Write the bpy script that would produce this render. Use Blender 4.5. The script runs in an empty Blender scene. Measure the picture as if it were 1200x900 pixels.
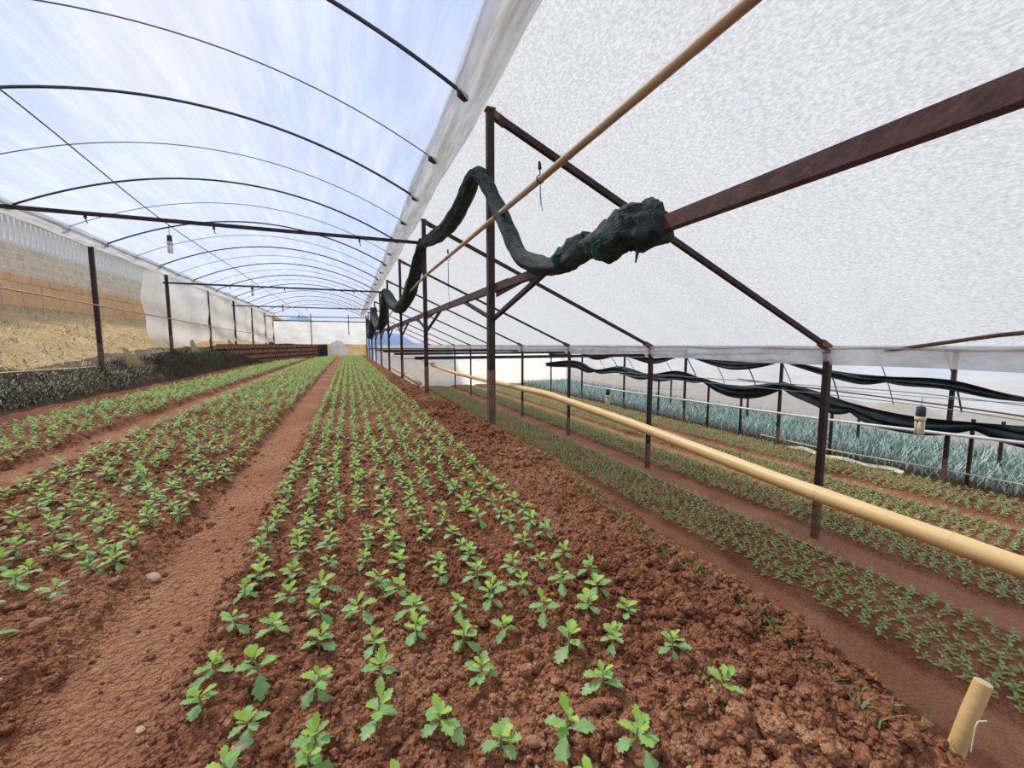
import bpy, math, random
import numpy as np
from mathutils import Vector, Matrix
random.seed(7); rng = np.random.default_rng(7)
PI = math.pi
C = bpy.context.scene.collection
SC = bpy.context.scene

# ------------------------------------------------------------------ camera, sky, light
CAM_H = 1.1
cam_d = bpy.data.cameras.new('camera'); cam = bpy.data.objects.new('camera', cam_d); C.objects.link(cam)
SC.camera = cam
cam.location = (0, 0, CAM_H)
YAW, PITCH = math.radians(21.7), math.radians(5.5)
cam.rotation_euler = (PI/2 - PITCH, 0, -YAW)
cam_d.sensor_width = 36; cam_d.lens = 36*480/1200
cam_d.clip_start = .02; cam_d.clip_end = 600

w = bpy.data.worlds.new('sky'); SC.world = w; w.use_nodes = True
nt = w.node_tree; nt.nodes.clear()
def N(nt, t, **k):
    n = nt.nodes.new(t)
    for a, b in k.items():
        if a.startswith('_'): setattr(n, a[1:], b)
        else: n.inputs[a.replace('_', ' ')].default_value = b
    return n
def ramp(nt, stops, src=None):
    r = nt.nodes.new('ShaderNodeValToRGB'); e = r.color_ramp.elements
    while len(e) < len(stops): e.new(.5)
    for i, (p, c) in enumerate(stops):
        e[i].position = p; e[i].color = (*c, 1) if len(c) == 3 else c
    if src is not None: nt.links.new(src, r.inputs[0])
    return r
tc = N(nt, 'ShaderNodeTexCoord'); sep = N(nt, 'ShaderNodeSeparateXYZ')
nt.links.new(tc.outputs['Generated'], sep.inputs[0])
g = ramp(nt, [(0, (.30, .28, .26)), (.48, (.62, .66, .72)), (.52, (.74, .82, .97)), (.75, (.50, .64, .98)), (1, (.40, .55, .97))])
ma = N(nt, 'ShaderNodeMath', _operation='MULTIPLY_ADD'); ma.inputs[1].default_value = .5; ma.inputs[2].default_value = .5
nt.links.new(sep.outputs[2], ma.inputs[0]); nt.links.new(ma.outputs[0], g.inputs[0])
cn = N(nt, 'ShaderNodeTexNoise', Scale=2.2, Detail=6.0, Roughness=.55); nt.links.new(tc.outputs['Generated'], cn.inputs['Vector'])
cr = ramp(nt, [(.42, (0, 0, 0)), (.64, (1, 1, 1))], cn.outputs['Fac'])
mx = N(nt, 'ShaderNodeMixRGB'); mx.inputs[2].default_value = (.84, .87, .95, 1)
nt.links.new(cr.outputs[0], mx.inputs[0]); nt.links.new(g.outputs[0], mx.inputs[1])
bg = N(nt, 'ShaderNodeBackground', Strength=.80); nt.links.new(mx.outputs[0], bg.inputs[0])
ow = N(nt, 'ShaderNodeOutputWorld'); nt.links.new(bg.outputs[0], ow.inputs[0])

sun_d = bpy.data.lights.new('sun', 'SUN'); sun = bpy.data.objects.new('sun', sun_d); C.objects.link(sun)
sun_d.energy = 3.4; sun_d.angle = math.radians(9); sun_d.color = (1, .96, .9)
sun.rotation_euler = (math.radians(-36), math.radians(-20), 0)
SC.view_settings.view_transform = 'Standard'; SC.view_settings.look = 'None'
SC.view_settings.exposure = .3; SC.view_settings.gamma = 1; SC.view_settings.use_curve_mapping = False

# ------------------------------------------------------------------ materials
def base_mat(name):
    m = bpy.data.materials.new(name); m.use_nodes = True; t = m.node_tree; t.nodes.clear()
    return m, t, N(t, 'ShaderNodeOutputMaterial')
def mat(name, c1, c2=None, scale=8, rough=.7, bump=0, bscale=None, stretch=(1, 1, 1), metal=0, detail=5, lo=.35, hi=.65, spec=.3):
    m, t, o = base_mat(name)
    p = N(t, 'ShaderNodeBsdfPrincipled', Roughness=rough, Metallic=metal); p.inputs['Specular IOR Level'].default_value = spec
    t.links.new(p.outputs[0], o.inputs[0])
    tc = N(t, 'ShaderNodeTexCoord'); mp = N(t, 'ShaderNodeMapping'); mp.inputs['Scale'].default_value = stretch
    t.links.new(tc.outputs['Object'], mp.inputs[0])
    n = N(t, 'ShaderNodeTexNoise', Scale=scale, Detail=detail, Roughness=.6); t.links.new(mp.outputs[0], n.inputs['Vector'])
    r = ramp(t, [(lo, c1), (hi, c2 or c1)], n.outputs['Fac']); t.links.new(r.outputs[0], p.inputs['Base Color'])
    if bump:
        n2 = N(t, 'ShaderNodeTexNoise', Scale=bscale or scale*3, Detail=4.0); t.links.new(mp.outputs[0], n2.inputs['Vector'])
        b = N(t, 'ShaderNodeBump', Strength=bump, Distance=.02); t.links.new(n2.outputs['Fac'], b.inputs['Height'])
        t.links.new(b.outputs[0], p.inputs['Normal'])
    return m
def film(name, col, trans_lo, trans_hi, scale, stretch, col2=None, tint=(1, 1, 1), transl=.75, speck=None):
    """thin plastic: part clear, part scattering"""
    m, t, o = base_mat(name)
    tc = N(t, 'ShaderNodeTexCoord'); mp = N(t, 'ShaderNodeMapping'); mp.inputs['Scale'].default_value = stretch
    t.links.new(tc.outputs['Object'], mp.inputs[0])
    n = N(t, 'ShaderNodeTexNoise', Scale=scale, Detail=5.0, Roughness=.6, Distortion=.3); t.links.new(mp.outputs[0], n.inputs['Vector'])
    r = ramp(t, [(.35, (trans_lo,)*3), (.65, (trans_hi,)*3)], n.outputs['Fac'])
    tr = N(t, 'ShaderNodeBsdfTransparent'); tr.inputs[0].default_value = (*tint, 1)
    cm = ramp(t, [(.38, col), (.62, col2 or col)])
    n2 = N(t, 'ShaderNodeTexNoise', Scale=speck or scale*1.7, Detail=6.0, Roughness=.7); t.links.new(mp.outputs[0], n2.inputs['Vector'])
    t.links.new(n2.outputs['Fac'], cm.inputs[0])
    d = N(t, 'ShaderNodeBsdfDiffuse'); tl = N(t, 'ShaderNodeBsdfTranslucent')
    t.links.new(cm.outputs[0], d.inputs[0]); t.links.new(cm.outputs[0], tl.inputs[0])
    m1 = N(t, 'ShaderNodeMixShader'); m1.inputs[0].default_value = transl
    t.links.new(d.outputs[0], m1.inputs[1]); t.links.new(tl.outputs[0], m1.inputs[2])
    m2 = N(t, 'ShaderNodeMixShader'); t.links.new(r.outputs[0], m2.inputs[0])
    t.links.new(m1.outputs[0], m2.inputs[1]); t.links.new(tr.outputs[0], m2.inputs[2])
    t.links.new(m2.outputs[0], o.inputs[0])
    return m
def leaf_mat(name, a, b, tr=.3):
    m, t, o = base_mat(name)
    p = N(t, 'ShaderNodeBsdfPrincipled', Roughness=.5); p.inputs['Specular IOR Level'].default_value = .22
    oi = N(t, 'ShaderNodeObjectInfo'); tc = N(t, 'ShaderNodeTexCoord')
    n = N(t, 'ShaderNodeTexNoise', Scale=14.0, Detail=3.0); t.links.new(tc.outputs['Object'], n.inputs['Vector'])
    r = ramp(t, [(.3, a), (.7, b)], n.outputs['Fac']); t.links.new(r.outputs[0], p.inputs['Base Color'])
    tl = N(t, 'ShaderNodeBsdfTranslucent'); t.links.new(r.outputs[0], tl.inputs[0])
    mx = N(t, 'ShaderNodeMixShader'); mx.inputs[0].default_value = tr
    t.links.new(p.outputs[0], mx.inputs[1]); t.links.new(tl.outputs[0], mx.inputs[2]); t.links.new(mx.outputs[0], o.inputs[0])
    return m

M = {}
M['steel'] = mat('rusty dark steel', (.018, .013, .012), (.060, .036, .030), 5, .65, .15, 40, (1, 1, .4))
M['rust'] = mat('rust red painted steel', (.055, .022, .020), (.12, .05, .045), 9, .6, .15, 40)
M['pale_rust'] = mat('rusty brown steel', (.11, .06, .04), (.2, .12, .08), 7, .75, .2, 30)
M['hoop'] = mat('dark grey tube', (.035, .038, .05), (.08, .08, .095), 3, .5)
M['wire'] = mat('thin grey wire', (.16, .17, .2), (.22, .23, .27), 3, .5)
M['bamboo'] = mat('dry bamboo', (.62, .40, .15), (.74, .53, .25), 2.5, .45, .08, 20, (3, .3, 3), spec=.4)
M['bamboo_pale'] = mat('weathered bamboo', (.42, .30, .19), (.60, .46, .31), 4, .55, .1, 20, (3, .4, 3))
M['bamboo_node'] = mat('bamboo node ring', (.52, .35, .15), (.64, .46, .22), 6, .6)
M['bamboo_cut'] = mat('cut bamboo end', (.62, .45, .25), (.5, .34, .18), 20, .8)
M['net'] = mat('dark green grey shade net', (.005, .013, .014), (.050, .076, .078), 14, .85, 1.0, 55, (1, .5, 1), detail=8)
M['net_green'] = mat('green shade net', (.008, .07, .05), (.03, .14, .11), 12, .85, .8, 60)
M['net_black'] = mat('black shade net', (.006, .014, .017), (.03, .045, .048), 3, .85, .5, 20)
M['pvc'] = mat('white plastic pipe', (.7, .7, .68), (.58, .56, .52), 5, .4)
M['lamp_glass'] = mat('white lamp tube', (.82, .83, .80), (.7, .68, .6), 12, .25)
M['lamp_yellow'] = mat('yellowed lamp tube', (.75, .66, .42), (.66, .56, .34), 12, .3)
M['socket'] = mat('black lamp socket', (.03, .03, .032), (.05, .05, .05), 10, .5)
M['straw'] = mat('dry straw', (.62, .45, .20), (.78, .62, .33), 6, .9, .8, 30)
M['stone_small'] = mat('pale stone', (.42, .27, .17), (.6, .42, .28), 20, .9, .5, 60)
M['white_paint'] = mat('white painted concrete', (.72, .74, .76), (.6, .62, .64), 3, .7)
M['gutter'] = film('gutter plastic', (.54, .53, .48), .05, .32, 3, (3, .25, 3), (.86, .87, .88), transl=.5)
M['hem'] = film('eave plastic', (.62, .62, .56), .05, .2, 2, (3, .5, 1), (.86, .86, .86), transl=.5)
M['film_blue'] = film('clear tunnel film', (.58, .63, .72), .50, .80, 2.4, (1.0, .12, 1.0), (.80, .84, .92), (.97, .98, 1), .8)
M['film_white'] = film('dusty white film', (.51, .497, .465), .01, .06, 1.6, (1.6, .8, 1.4), (.73, .715, .675), transl=.85, speck=26)
M['film_side'] = film('white side sheet', (.88, .89, .84), .04, .22, 1.2, (.6, .6, 1.8), (.93, .93, .92), transl=.6)
M['film_wall'] = film('hazy lower film', (.86, .90, .90), .08, .25, 1.1, (1, .3, 1), (.96, .98, 1), transl=.8)
M['blue_sheet'] = film('pale blue ground sheet', (.55, .62, .68), .0, .1, .8, (1, 1, 1), (.78, .82, .86), transl=.4)
M['net_side'] = film('fine mesh side net', (.78, .68, .50), .70, .84, 9, (1, 1, 1), (.92, .86, .72), transl=.5)
M['cream'] = mat('cream cloth hem', (.80, .74, .52), (.7, .62, .42), 4, .8)
M['net_rag'] = mat('frayed straw coloured netting', (.60, .44, .24), (.74, .58, .36), 16, .9, .6, 50, (3, 3, .4))
M['stem'] = mat('plant stem', (.22, .17, .10), (.25, .30, .12), 20, .7)
M['leaf_young'] = leaf_mat('young leaf', (.36, .58, .07), (.54, .72, .16), .38)
M['leaf_mid'] = leaf_mat('mid leaf', (.22, .44, .09), (.38, .60, .18), .32)
M['leaf_old'] = leaf_mat('blue green leaf', (.19, .38, .12), (.38, .57, .24), .28)
M['leek'] = leaf_mat('blue green blade', (.08, .19, .12), (.20, .34, .25), .2)
M['leek_pale'] = leaf_mat('pale blue green blade', (.55, .68, .62), (.72, .82, .78), .2)
M['weed'] = leaf_mat('weed leaf', (.08, .20, .03), (.24, .36, .08), .2)
M['weed_dark'] = leaf_mat('dark bank weed', (.015, .03, .009), (.055, .085, .026), .15)
M['weed_dry'] = leaf_mat('dry bank grass', (.11, .09, .045), (.26, .21, .11), .15)
M['small_a'] = leaf_mat('small seedling leaf', (.22, .32, .07), (.40, .48, .15), .3)
M['small_b'] = leaf_mat('pale seedling leaf', (.34, .44, .20), (.48, .54, .30), .25)

def soil_mat(name, dark, mid, light, path=None):
    m, t, o = base_mat(name)
    p = N(t, 'ShaderNodeBsdfPrincipled', Roughness=.95); p.inputs['Specular IOR Level'].default_value = .1
    tc = N(t, 'ShaderNodeTexCoord')
    n1 = N(t, 'ShaderNodeTexNoise', Scale=1.1, Detail=6.0, Roughness=.6)
    n2 = N(t, 'ShaderNodeTexNoise', Scale=28.0, Detail=5.0, Roughness=.65)
    v = N(t, 'ShaderNodeTexVoronoi', Scale=42.0); v2 = N(t, 'ShaderNodeTexVoronoi', Scale=100.0)
    for n in (n1, n2, v, v2): t.links.new(tc.outputs['Object'], n.inputs['Vector'])
    mm = N(t, 'ShaderNodeMath', _operation='MULTIPLY_ADD'); mm.inputs[1].default_value = .5; 
    hl = N(t, 'ShaderNodeMath', _operation='MULTIPLY'); hl.inputs[1].default_value = .5; t.links.new(n1.outputs['Fac'], hl.inputs[0])
    t.links.new(n2.outputs['Fac'], mm.inputs[0]); t.links.new(hl.outputs[0], mm.inputs[2])
    r = ramp(t, [(.36, dark), (.5, mid), (.64, light)], mm.outputs[0])
    last = r.outputs[0]
    if path:
        at = N(t, 'ShaderNodeAttribute', _attribute_name='zone')
        mx = N(t, 'ShaderNodeMixRGB'); t.links.new(at.outputs['Fac'], mx.inputs[0]); t.links.new(last, mx.inputs[1])
        r2 = ramp(t, [(.38, path[0]), (.62, path[1])], mm.outputs[0]); t.links.new(r2.outputs[0], mx.inputs[2]); last = mx.outputs[0]
        at2 = N(t, 'ShaderNodeAttribute', _attribute_name='grass')
        mx2 = N(t, 'ShaderNodeMixRGB'); t.links.new(at2.outputs['Fac'], mx2.inputs[0]); t.links.new(last, mx2.inputs[1])
        r3 = ramp(t, [(.38, (.48, .30, .10)), (.55, (.72, .52, .24)), (.7, (.80, .66, .38))], mm.outputs[0]); t.links.new(r3.outputs[0], mx2.inputs[2]); last = mx2.outputs[0]
    t.links.new(last, p.inputs['Base Color'])
    ad = N(t, 'ShaderNodeMath', _operation='MULTIPLY_ADD'); ad.inputs[1].default_value = .45
    t.links.new(v2.outputs['Distance'], ad.inputs[0]); t.links.new(v.outputs['Distance'], ad.inputs[2])
    ad2 = N(t, 'ShaderNodeMath', _operation='SUBTRACT'); t.links.new(n2.outputs['Fac'], ad2.inputs[0]); t.links.new(ad.outputs[0], ad2.inputs[1])
    b = N(t, 'ShaderNodeBump', Strength=1.0, Distance=.035); t.links.new(ad2.outputs[0], b.inputs['Height']); t.links.new(b.outputs[0], p.inputs['Normal'])
    t.links.new(p.outputs[0], o.inputs[0])
    return m
M['soil'] = soil_mat('red brown soil', (.16, .058, .029), (.32, .130, .066), (.52, .25, .14), ((.37, .148, .078), (.57, .285, .16)))
M['clod'] = soil_mat('soil clods', (.19, .070, .036), (.37, .155, .082), (.64, .36, .20))
M['bank_soil'] = soil_mat('dark bank soil', (.035, .022, .014), (.09, .05, .03), (.17, .09, .05))

def brick_mat(name, c1, c2, mortar, bw, bh, axes='YZ', ms=.03):
    m, t, o = base_mat(name)
    p = N(t, 'ShaderNodeBsdfPrincipled', Roughness=.95); p.inputs['Specular IOR Level'].default_value = .1
    tc = N(t, 'ShaderNodeTexCoord'); s = N(t, 'ShaderNodeSeparateXYZ'); c = N(t, 'ShaderNodeCombineXYZ')
    t.links.new(tc.outputs['Object'], s.inputs[0])
    t.links.new(s.outputs['XYZ'.index(axes[0])], c.inputs[0]); t.links.new(s.outputs['XYZ'.index(axes[1])], c.inputs[1])
    b = N(t, 'ShaderNodeTexBrick', Scale=1.0); b.inputs['Color1'].default_value = (*c1, 1); b.inputs['Color2'].default_value = (*c2, 1)
    b.inputs['Mortar'].default_value = (*mortar, 1); b.inputs['Mortar Size'].default_value = ms
    b.inputs['Brick Width'].default_value = bw; b.inputs['Row Height'].default_value = bh
    n = N(t, 'ShaderNodeTexNoise', Scale=5.0, Detail=5.0); t.links.new(tc.outputs['Object'], n.inputs['Vector'])
    vm = N(t, 'ShaderNodeVectorMath', _operation='MULTIPLY_ADD'); vm.inputs[1].default_value = (.12, .12, .12)
    t.links.new(n.outputs['Color'], vm.inputs[0]); t.links.new(c.outputs[0], vm.inputs[2]); t.links.new(vm.outputs[0], b.inputs['Vector'])
    mx = N(t, 'ShaderNodeMixRGB', _blend_type='MULTIPLY'); mx.inputs[0].default_value = .6
    r = ramp(t, [(.3, (.6, .6, .6)), (.7, (1.1, 1.05, 1))], n.outputs['Fac'])
    t.links.new(b.outputs['Color'], mx.inputs[1]); t.links.new(r.outputs[0], mx.inputs[2]); t.links.new(mx.outputs[0], p.inputs['Base Color'])
    bp = N(t, 'ShaderNodeBump', Strength=.8, Distance=.05); bp.invert = True; t.links.new(b.outputs['Fac'], bp.inputs['Height']); t.links.new(bp.outputs[0], p.inputs['Normal'])
    t.links.new(p.outputs[0], o.inputs[0]); return m
M['stone_wall'] = brick_mat('pale rubble stone', (.72, .62, .44), (.60, .53, .40), (.82, .74, .58), .42, .26)
M['orange_wall'] = brick_mat('orange block wall', (.78, .42, .16), (.66, .36, .14), (.42, .24, .12), .95, .8)
M['block_wall'] = brick_mat('brown laterite blocks', (.42, .22, .14), (.30, .15, .09), (.07, .04, .03), .42, .3, 'YZ', .05)

# ------------------------------------------------------------------ mesh helpers
class MB:
    def __init__(s): s.v = []; s.f = []; s.m = []; s.n = 0
    def add(s, v, f, mi=0):
        s.v.extend(v); s.f.extend([tuple(i+s.n for i in q) for q in f]); s.m.extend([mi]*len(f)); s.n += len(v)
    def tube(s, pts, r, sides=8, mi=0, cap=True, sy=1.0, rot=0.0, fn=None):
        P = [Vector(p) for p in pts]; n = len(P); R = r if isinstance(r, (list, tuple)) else [r]*n
        up = Vector((0, 0, 1)); vs = []
        for i, p in enumerate(P):
            d = (P[min(i+1, n-1)]-P[max(i-1, 0)]).normalized()
            u = up if abs(d.dot(up)) < .98 else Vector((0, 1, 0))
            a = d.cross(u).normalized(); b = a.cross(d).normalized()
            for k in range(sides):
                t = rot+2*PI*k/sides; q = R[i]*(fn(i, t) if fn else 1)
                vs.append(tuple(p+a*math.cos(t)*q+b*math.sin(t)*q*sy))
        fs = [(i*sides+k, i*sides+(k+1) % sides, (i+1)*sides+(k+1) % sides, (i+1)*sides+k) for i in range(n-1) for k in range(sides)]
        if cap: fs += [tuple(range(sides))[::-1], tuple((n-1)*sides+k for k in range(sides))]
        s.add(vs, fs, mi)
    def bar(s, a, b, w, h=None, mi=0):
        """square section bar from a to b"""
        h = h or w; s.tube([a, b], w*.7071, 4, mi, True, h/w, PI/4)
    def grid(s, fn, nu, nv, mi=0):
        vs = [fn(i/nu, j/nv) for i in range(nu+1) for j in range(nv+1)]
        fs = [(i*(nv+1)+j, (i+1)*(nv+1)+j, (i+1)*(nv+1)+j+1, i*(nv+1)+j+1) for i in range(nu) for j in range(nv)]
        s.add(vs, fs, mi)
    def build(s, name, mats, parent=None, smooth=False):
        me = bpy.data.meshes.new(name); me.from_pydata(s.v, [], s.f)
        for m in (mats if isinstance(mats, (list, tuple)) else [mats]): me.materials.append(M[m])
        if isinstance(mats, (list, tuple)) and len(mats) > 1: me.polygons.foreach_set('material_index', s.m)
        if smooth: me.polygons.foreach_set('use_smooth', [True]*len(s.f))
        me.update(); return link(name, me, parent)
def link(name, me, parent=None):
    o = bpy.data.objects.new(name, me); C.objects.link(o)
    if parent is not None: o.parent = parent
    return o
def np_mesh(name, V, Fc, mats, mi=None, smooth=False, parent=None):
    """V (n,3), Fc (m,4) arrays; repeated last index = triangle is avoided"""
    me = bpy.data.meshes.new(name); k = Fc.shape[1]
    me.vertices.add(len(V)); me.vertices.foreach_set('co', V.astype(np.float32).ravel())
    me.loops.add(Fc.size); me.loops.foreach_set('vertex_index', Fc.astype(np.int32).ravel())
    me.polygons.add(len(Fc)); me.polygons.foreach_set('loop_start', np.arange(0, Fc.size, k, dtype=np.int32))
    me.polygons.foreach_set('loop_total', np.full(len(Fc), k, dtype=np.int32))
    for m in mats: me.materials.append(M[m])
    if mi is not None: me.polygons.foreach_set('material_index', mi.astype(np.int32))
    if smooth: me.polygons.foreach_set('use_smooth', np.ones(len(Fc), dtype=bool))
    me.update(); me.validate(); return link(name, me, parent)
def empty(name, loc, label, cat, group=None, rz=0):
    o = bpy.data.objects.new(name, None); C.objects.link(o); o.location = loc; o.rotation_euler = (0, 0, rz)
    o.empty_display_size = .1
    return tag(o, label, cat, group)
def tag(o, label, cat, group=None, kind=None):
    o['label'] = label; o['category'] = cat
    if group: o['group'] = group
    if kind: o['kind'] = kind
    return o
def struct(o, label=None, cat=None):
    o['kind'] = 'structure'
    if label: o['label'] = label; o['category'] = cat
    return o
ONES = 'zeroth first second third fourth fifth sixth seventh eighth ninth tenth eleventh twelfth thirteenth fourteenth fifteenth sixteenth seventeenth eighteenth nineteenth'.split()
def ordn(n):
    if n < 20: return ONES[n]
    t = {2: 'twent', 3: 'thirt', 4: 'fort', 5: 'fift', 6: 'sixt', 7: 'sevent', 8: 'eight', 9: 'ninet'}
    if n < 100: return t[n//10]+('ieth' if n % 10 == 0 else 'y-'+ONES[n % 10])
    return '%dth' % n
# value noise (numpy)
_T = rng.random((256, 256))
def vnoise(x, y):
    xi = np.floor(x).astype(int); yi = np.floor(y).astype(int); fx = x-xi; fy = y-yi
    fx = fx*fx*(3-2*fx); fy = fy*fy*(3-2*fy)
    a = _T[xi & 255, yi & 255]; b = _T[(xi+1) & 255, yi & 255]; c = _T[xi & 255, (yi+1) & 255]; d = _T[(xi+1) & 255, (yi+1) & 255]
    return (a*(1-fx)+b*fx)*(1-fy)+(c*(1-fx)+d*fx)*fy
def fbm(x, y, o=4):
    s = 0; a = .5
    for k in range(o): s = s+a*(vnoise(x*2**k+17*k, y*2**k+31*k)-.5); a *= .55
    return s
def bumps(x, y, cell, seed):
    """rounded clod bumps: cellular distance"""
    xi = np.floor(x/cell).astype(int); yi = np.floor(y/cell).astype(int); best = np.zeros(np.shape(x))
    for dx in (-1, 0, 1):
        for dy in (-1, 0, 1):
            a = (xi+dx+seed*7) & 255; b = (yi+dy+seed*13) & 255
            px = (xi+dx+_T[a, b])*cell; py = (yi+dy+_T[b, (a+91) & 255])*cell
            r = cell*(.35+.5*_T[(a+37) & 255, (b+53) & 255])
            best = np.maximum(best, r*np.sqrt(np.clip(1-((x-px)**2+(y-py)**2)/(r*r), 0, 1)))
    return best

# ------------------------------------------------------------------ terrain
LOW = -2.5
PX = np.array([-60, -10.4, -10.3, -10.1, -8, -6.7, -6.2, -5.7, -5.15, -4.85, -4.55, -4.35, -4.2, -3.05, -2.94, -2.5, -2.4, -1.05, -.94, -.56, -.46, 1.05, 1.2, 1.36, 1.46, 1.6, 2.0, 4.9, 5.15,
               5.75, 5.85, 7.45, 7.6, 8.25, 8.35, 9.8, 9.9, 10.35, 10.45, 11.75, 11.85, 12.25, 12.35, 13.95, 14.1, 60])
PZ = np.array([4.1, 4.1, 2.0, 1.95, 1.15, .50, .38, .28, .08, -.02, -.05, -.01, .04, .04, -.05, -.06, .04, .04, -.05, -.06, .04, .05, .03, .05, .05, -.02, -.5, -2.45, LOW,
               LOW, LOW+.07, LOW+.07, LOW, LOW, LOW+.07, LOW+.07, LOW, LOW, LOW+.07, LOW+.07, LOW, LOW, LOW+.07, LOW+.07, LOW+.02, LOW+.02])
def sm(a, b, x):
    t = np.clip((x-a)/(b-a), 0, 1); return t*t*(3-2*t)
UP_PATHS = [(-4.85, -4.4), (-2.96, -2.46), (-.96, -.53)]
LOW_PATHS = [(5.05, 5.8), (7.5, 8.3), (9.85, 10.4), (11.8, 12.3)]
def zone(x):
    z = np.zeros(np.shape(x))
    for a, b in UP_PATHS[1:]+LOW_PATHS: z = np.maximum(z, sm(a-.05, a+.1, x)*(1-sm(b-.1, b+.05, x)))
    return z
def height(x, y, fine=True):
    x = np.asarray(x, float); y = np.asarray(y, float)
    wob = .05*fbm(y*.5, x*0+3.3, 2)*2
    xx = np.where((x > -4.9) & (x < 1.2), x+wob, x)
    xx = np.where((x >= 1.2) & (x < 5), x-.22*(sm(.8, 3.5, y)-sm(5, 9, y))+.14*(1-sm(.4, 1.0, y)), xx)
    z = np.interp(xx, PX, PZ)
    bank = (1-sm(-5.6, -4.9, x))*(x > -10.2)
    z = z+bank*.42*sm(12, 20, y)*(x > -10.2)
    z = z+.25*fbm(x*1.5, y*1.5, 3)*bank
    z = z+np.where((x < 1.9), 1.35*sm(43.2, 46, y), 0)
    zo = zone(x)
    z = z+.05*fbm(x*2.2, y*2.2, 3)*(1-.5*zo)
    if fine:
        near = 1-sm(7, 16, y); up = (x > -5) & (x < 2.6)
        rough = np.where(up, (1-.85*zo), .35)
        mound = sm(1.0, 1.2, x)*(1-sm(1.9, 2.3, x))
        big = mound*(sm(3.5, 5, y)*.9+(1-sm(.9, 1.7, y)))
        z = z+near*rough*(.6*bumps(x, y, .05, 1)+.6*bumps(x+.3, y, .026, 2)-.02)
        z = z+near*mound*.45*bumps(x, y, .07, 5)+big*.45*(bumps(x, y, .13, 3)-.03)
        z = z+near*zo*.03*fbm(x*9, y*5, 3)
    return z
def HZ(x, y): return float(height(np.array([x]), np.array([y]), False)[0])

def axis(segs):
    out = [segs[0][0]]
    for a, b, d in segs: n = max(1, int(round((b-a)/d))); out += list(np.linspace(a, b, n+1)[1:])
    return np.array(out)
xs = axis([(-60, -12, 6), (-12, -10.45, .5), (-10.45, -10.0, .05), (-10, -6.6, .25), (-6.6, -4.9, .06), (-4.9, -2.6, .022), (-2.6, 2.0, .0115), (2.0, 5.0, .1), (5, 14.2, .05), (14.2, 22, .6), (22, 60, 8)])
ys = [-6, -4, -2, -1, -.2, .3]; y = .4
while y < 48: ys.append(y); y += max(.0115, .0085*y)
ys += [52, 60, 80]; ys = np.array(ys)
Xg, Yg = np.meshgrid(xs, ys, indexing='ij'); Zg = height(Xg, Yg)
V = np.stack([Xg, Yg, Zg], -1).reshape(-1, 3); nx, ny = Xg.shape
idx = np.arange(nx*ny).reshape(nx, ny)
Fc = np.stack([idx[:-1, :-1], idx[1:, :-1], idx[1:, 1:], idx[:-1, 1:]], -1).reshape(-1, 4)
M['soil_field'] = M['soil']
cx = V[Fc].mean(1); bankf = (cx[:, 0] < -4.95) & (cx[:, 0] > -6.75)
gr = np_mesh('floor', V, Fc, ['soil', 'bank_soil'], bankf.astype(int), smooth=True)
a = gr.data.attributes.new('zone', 'FLOAT', 'POINT'); a.data.foreach_set('value', zone(V[:, 0]).astype(np.float32))
gz = ((V[:, 0] < -6.3)*1.0+(V[:, 1] > 43.2)*(V[:, 0] < 2.2)+(V[:, 0] > 19.8)+(V[:, 1] > 35.3)*(V[:, 0] > 2.2)).clip(0, 1)
a = gr.data.attributes.new('grass', 'FLOAT', 'POINT'); a.data.foreach_set('value', gz.astype(np.float32))
struct(gr, 'red brown soil ground with raised planting beds and bare paths', 'ground')

# camera-frustum test for deciding which repeats are in view
cY, sY, cP, sP = math.cos(YAW), math.sin(YAW), math.cos(PITCH), math.sin(PITCH)
def project(P):
    P = np.asarray(P, float)-np.array([0, 0, CAM_H])
    d = P@np.array([sY*cP, cY*cP, -sP]); r = P@np.array([cY, -sY, 0]); u = P@np.array([sY*sP, cY*sP, cP])
    dd = np.where(d > .05, d, np.nan)
    return 600+480*r/dd, 450-480*u/dd, d
def inview(P, mx=8):
    px, py, d = project(P); return (d > .05) & (px > -mx) & (px < 1200+mx) & (py > -mx) & (py < 900+mx)

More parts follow.
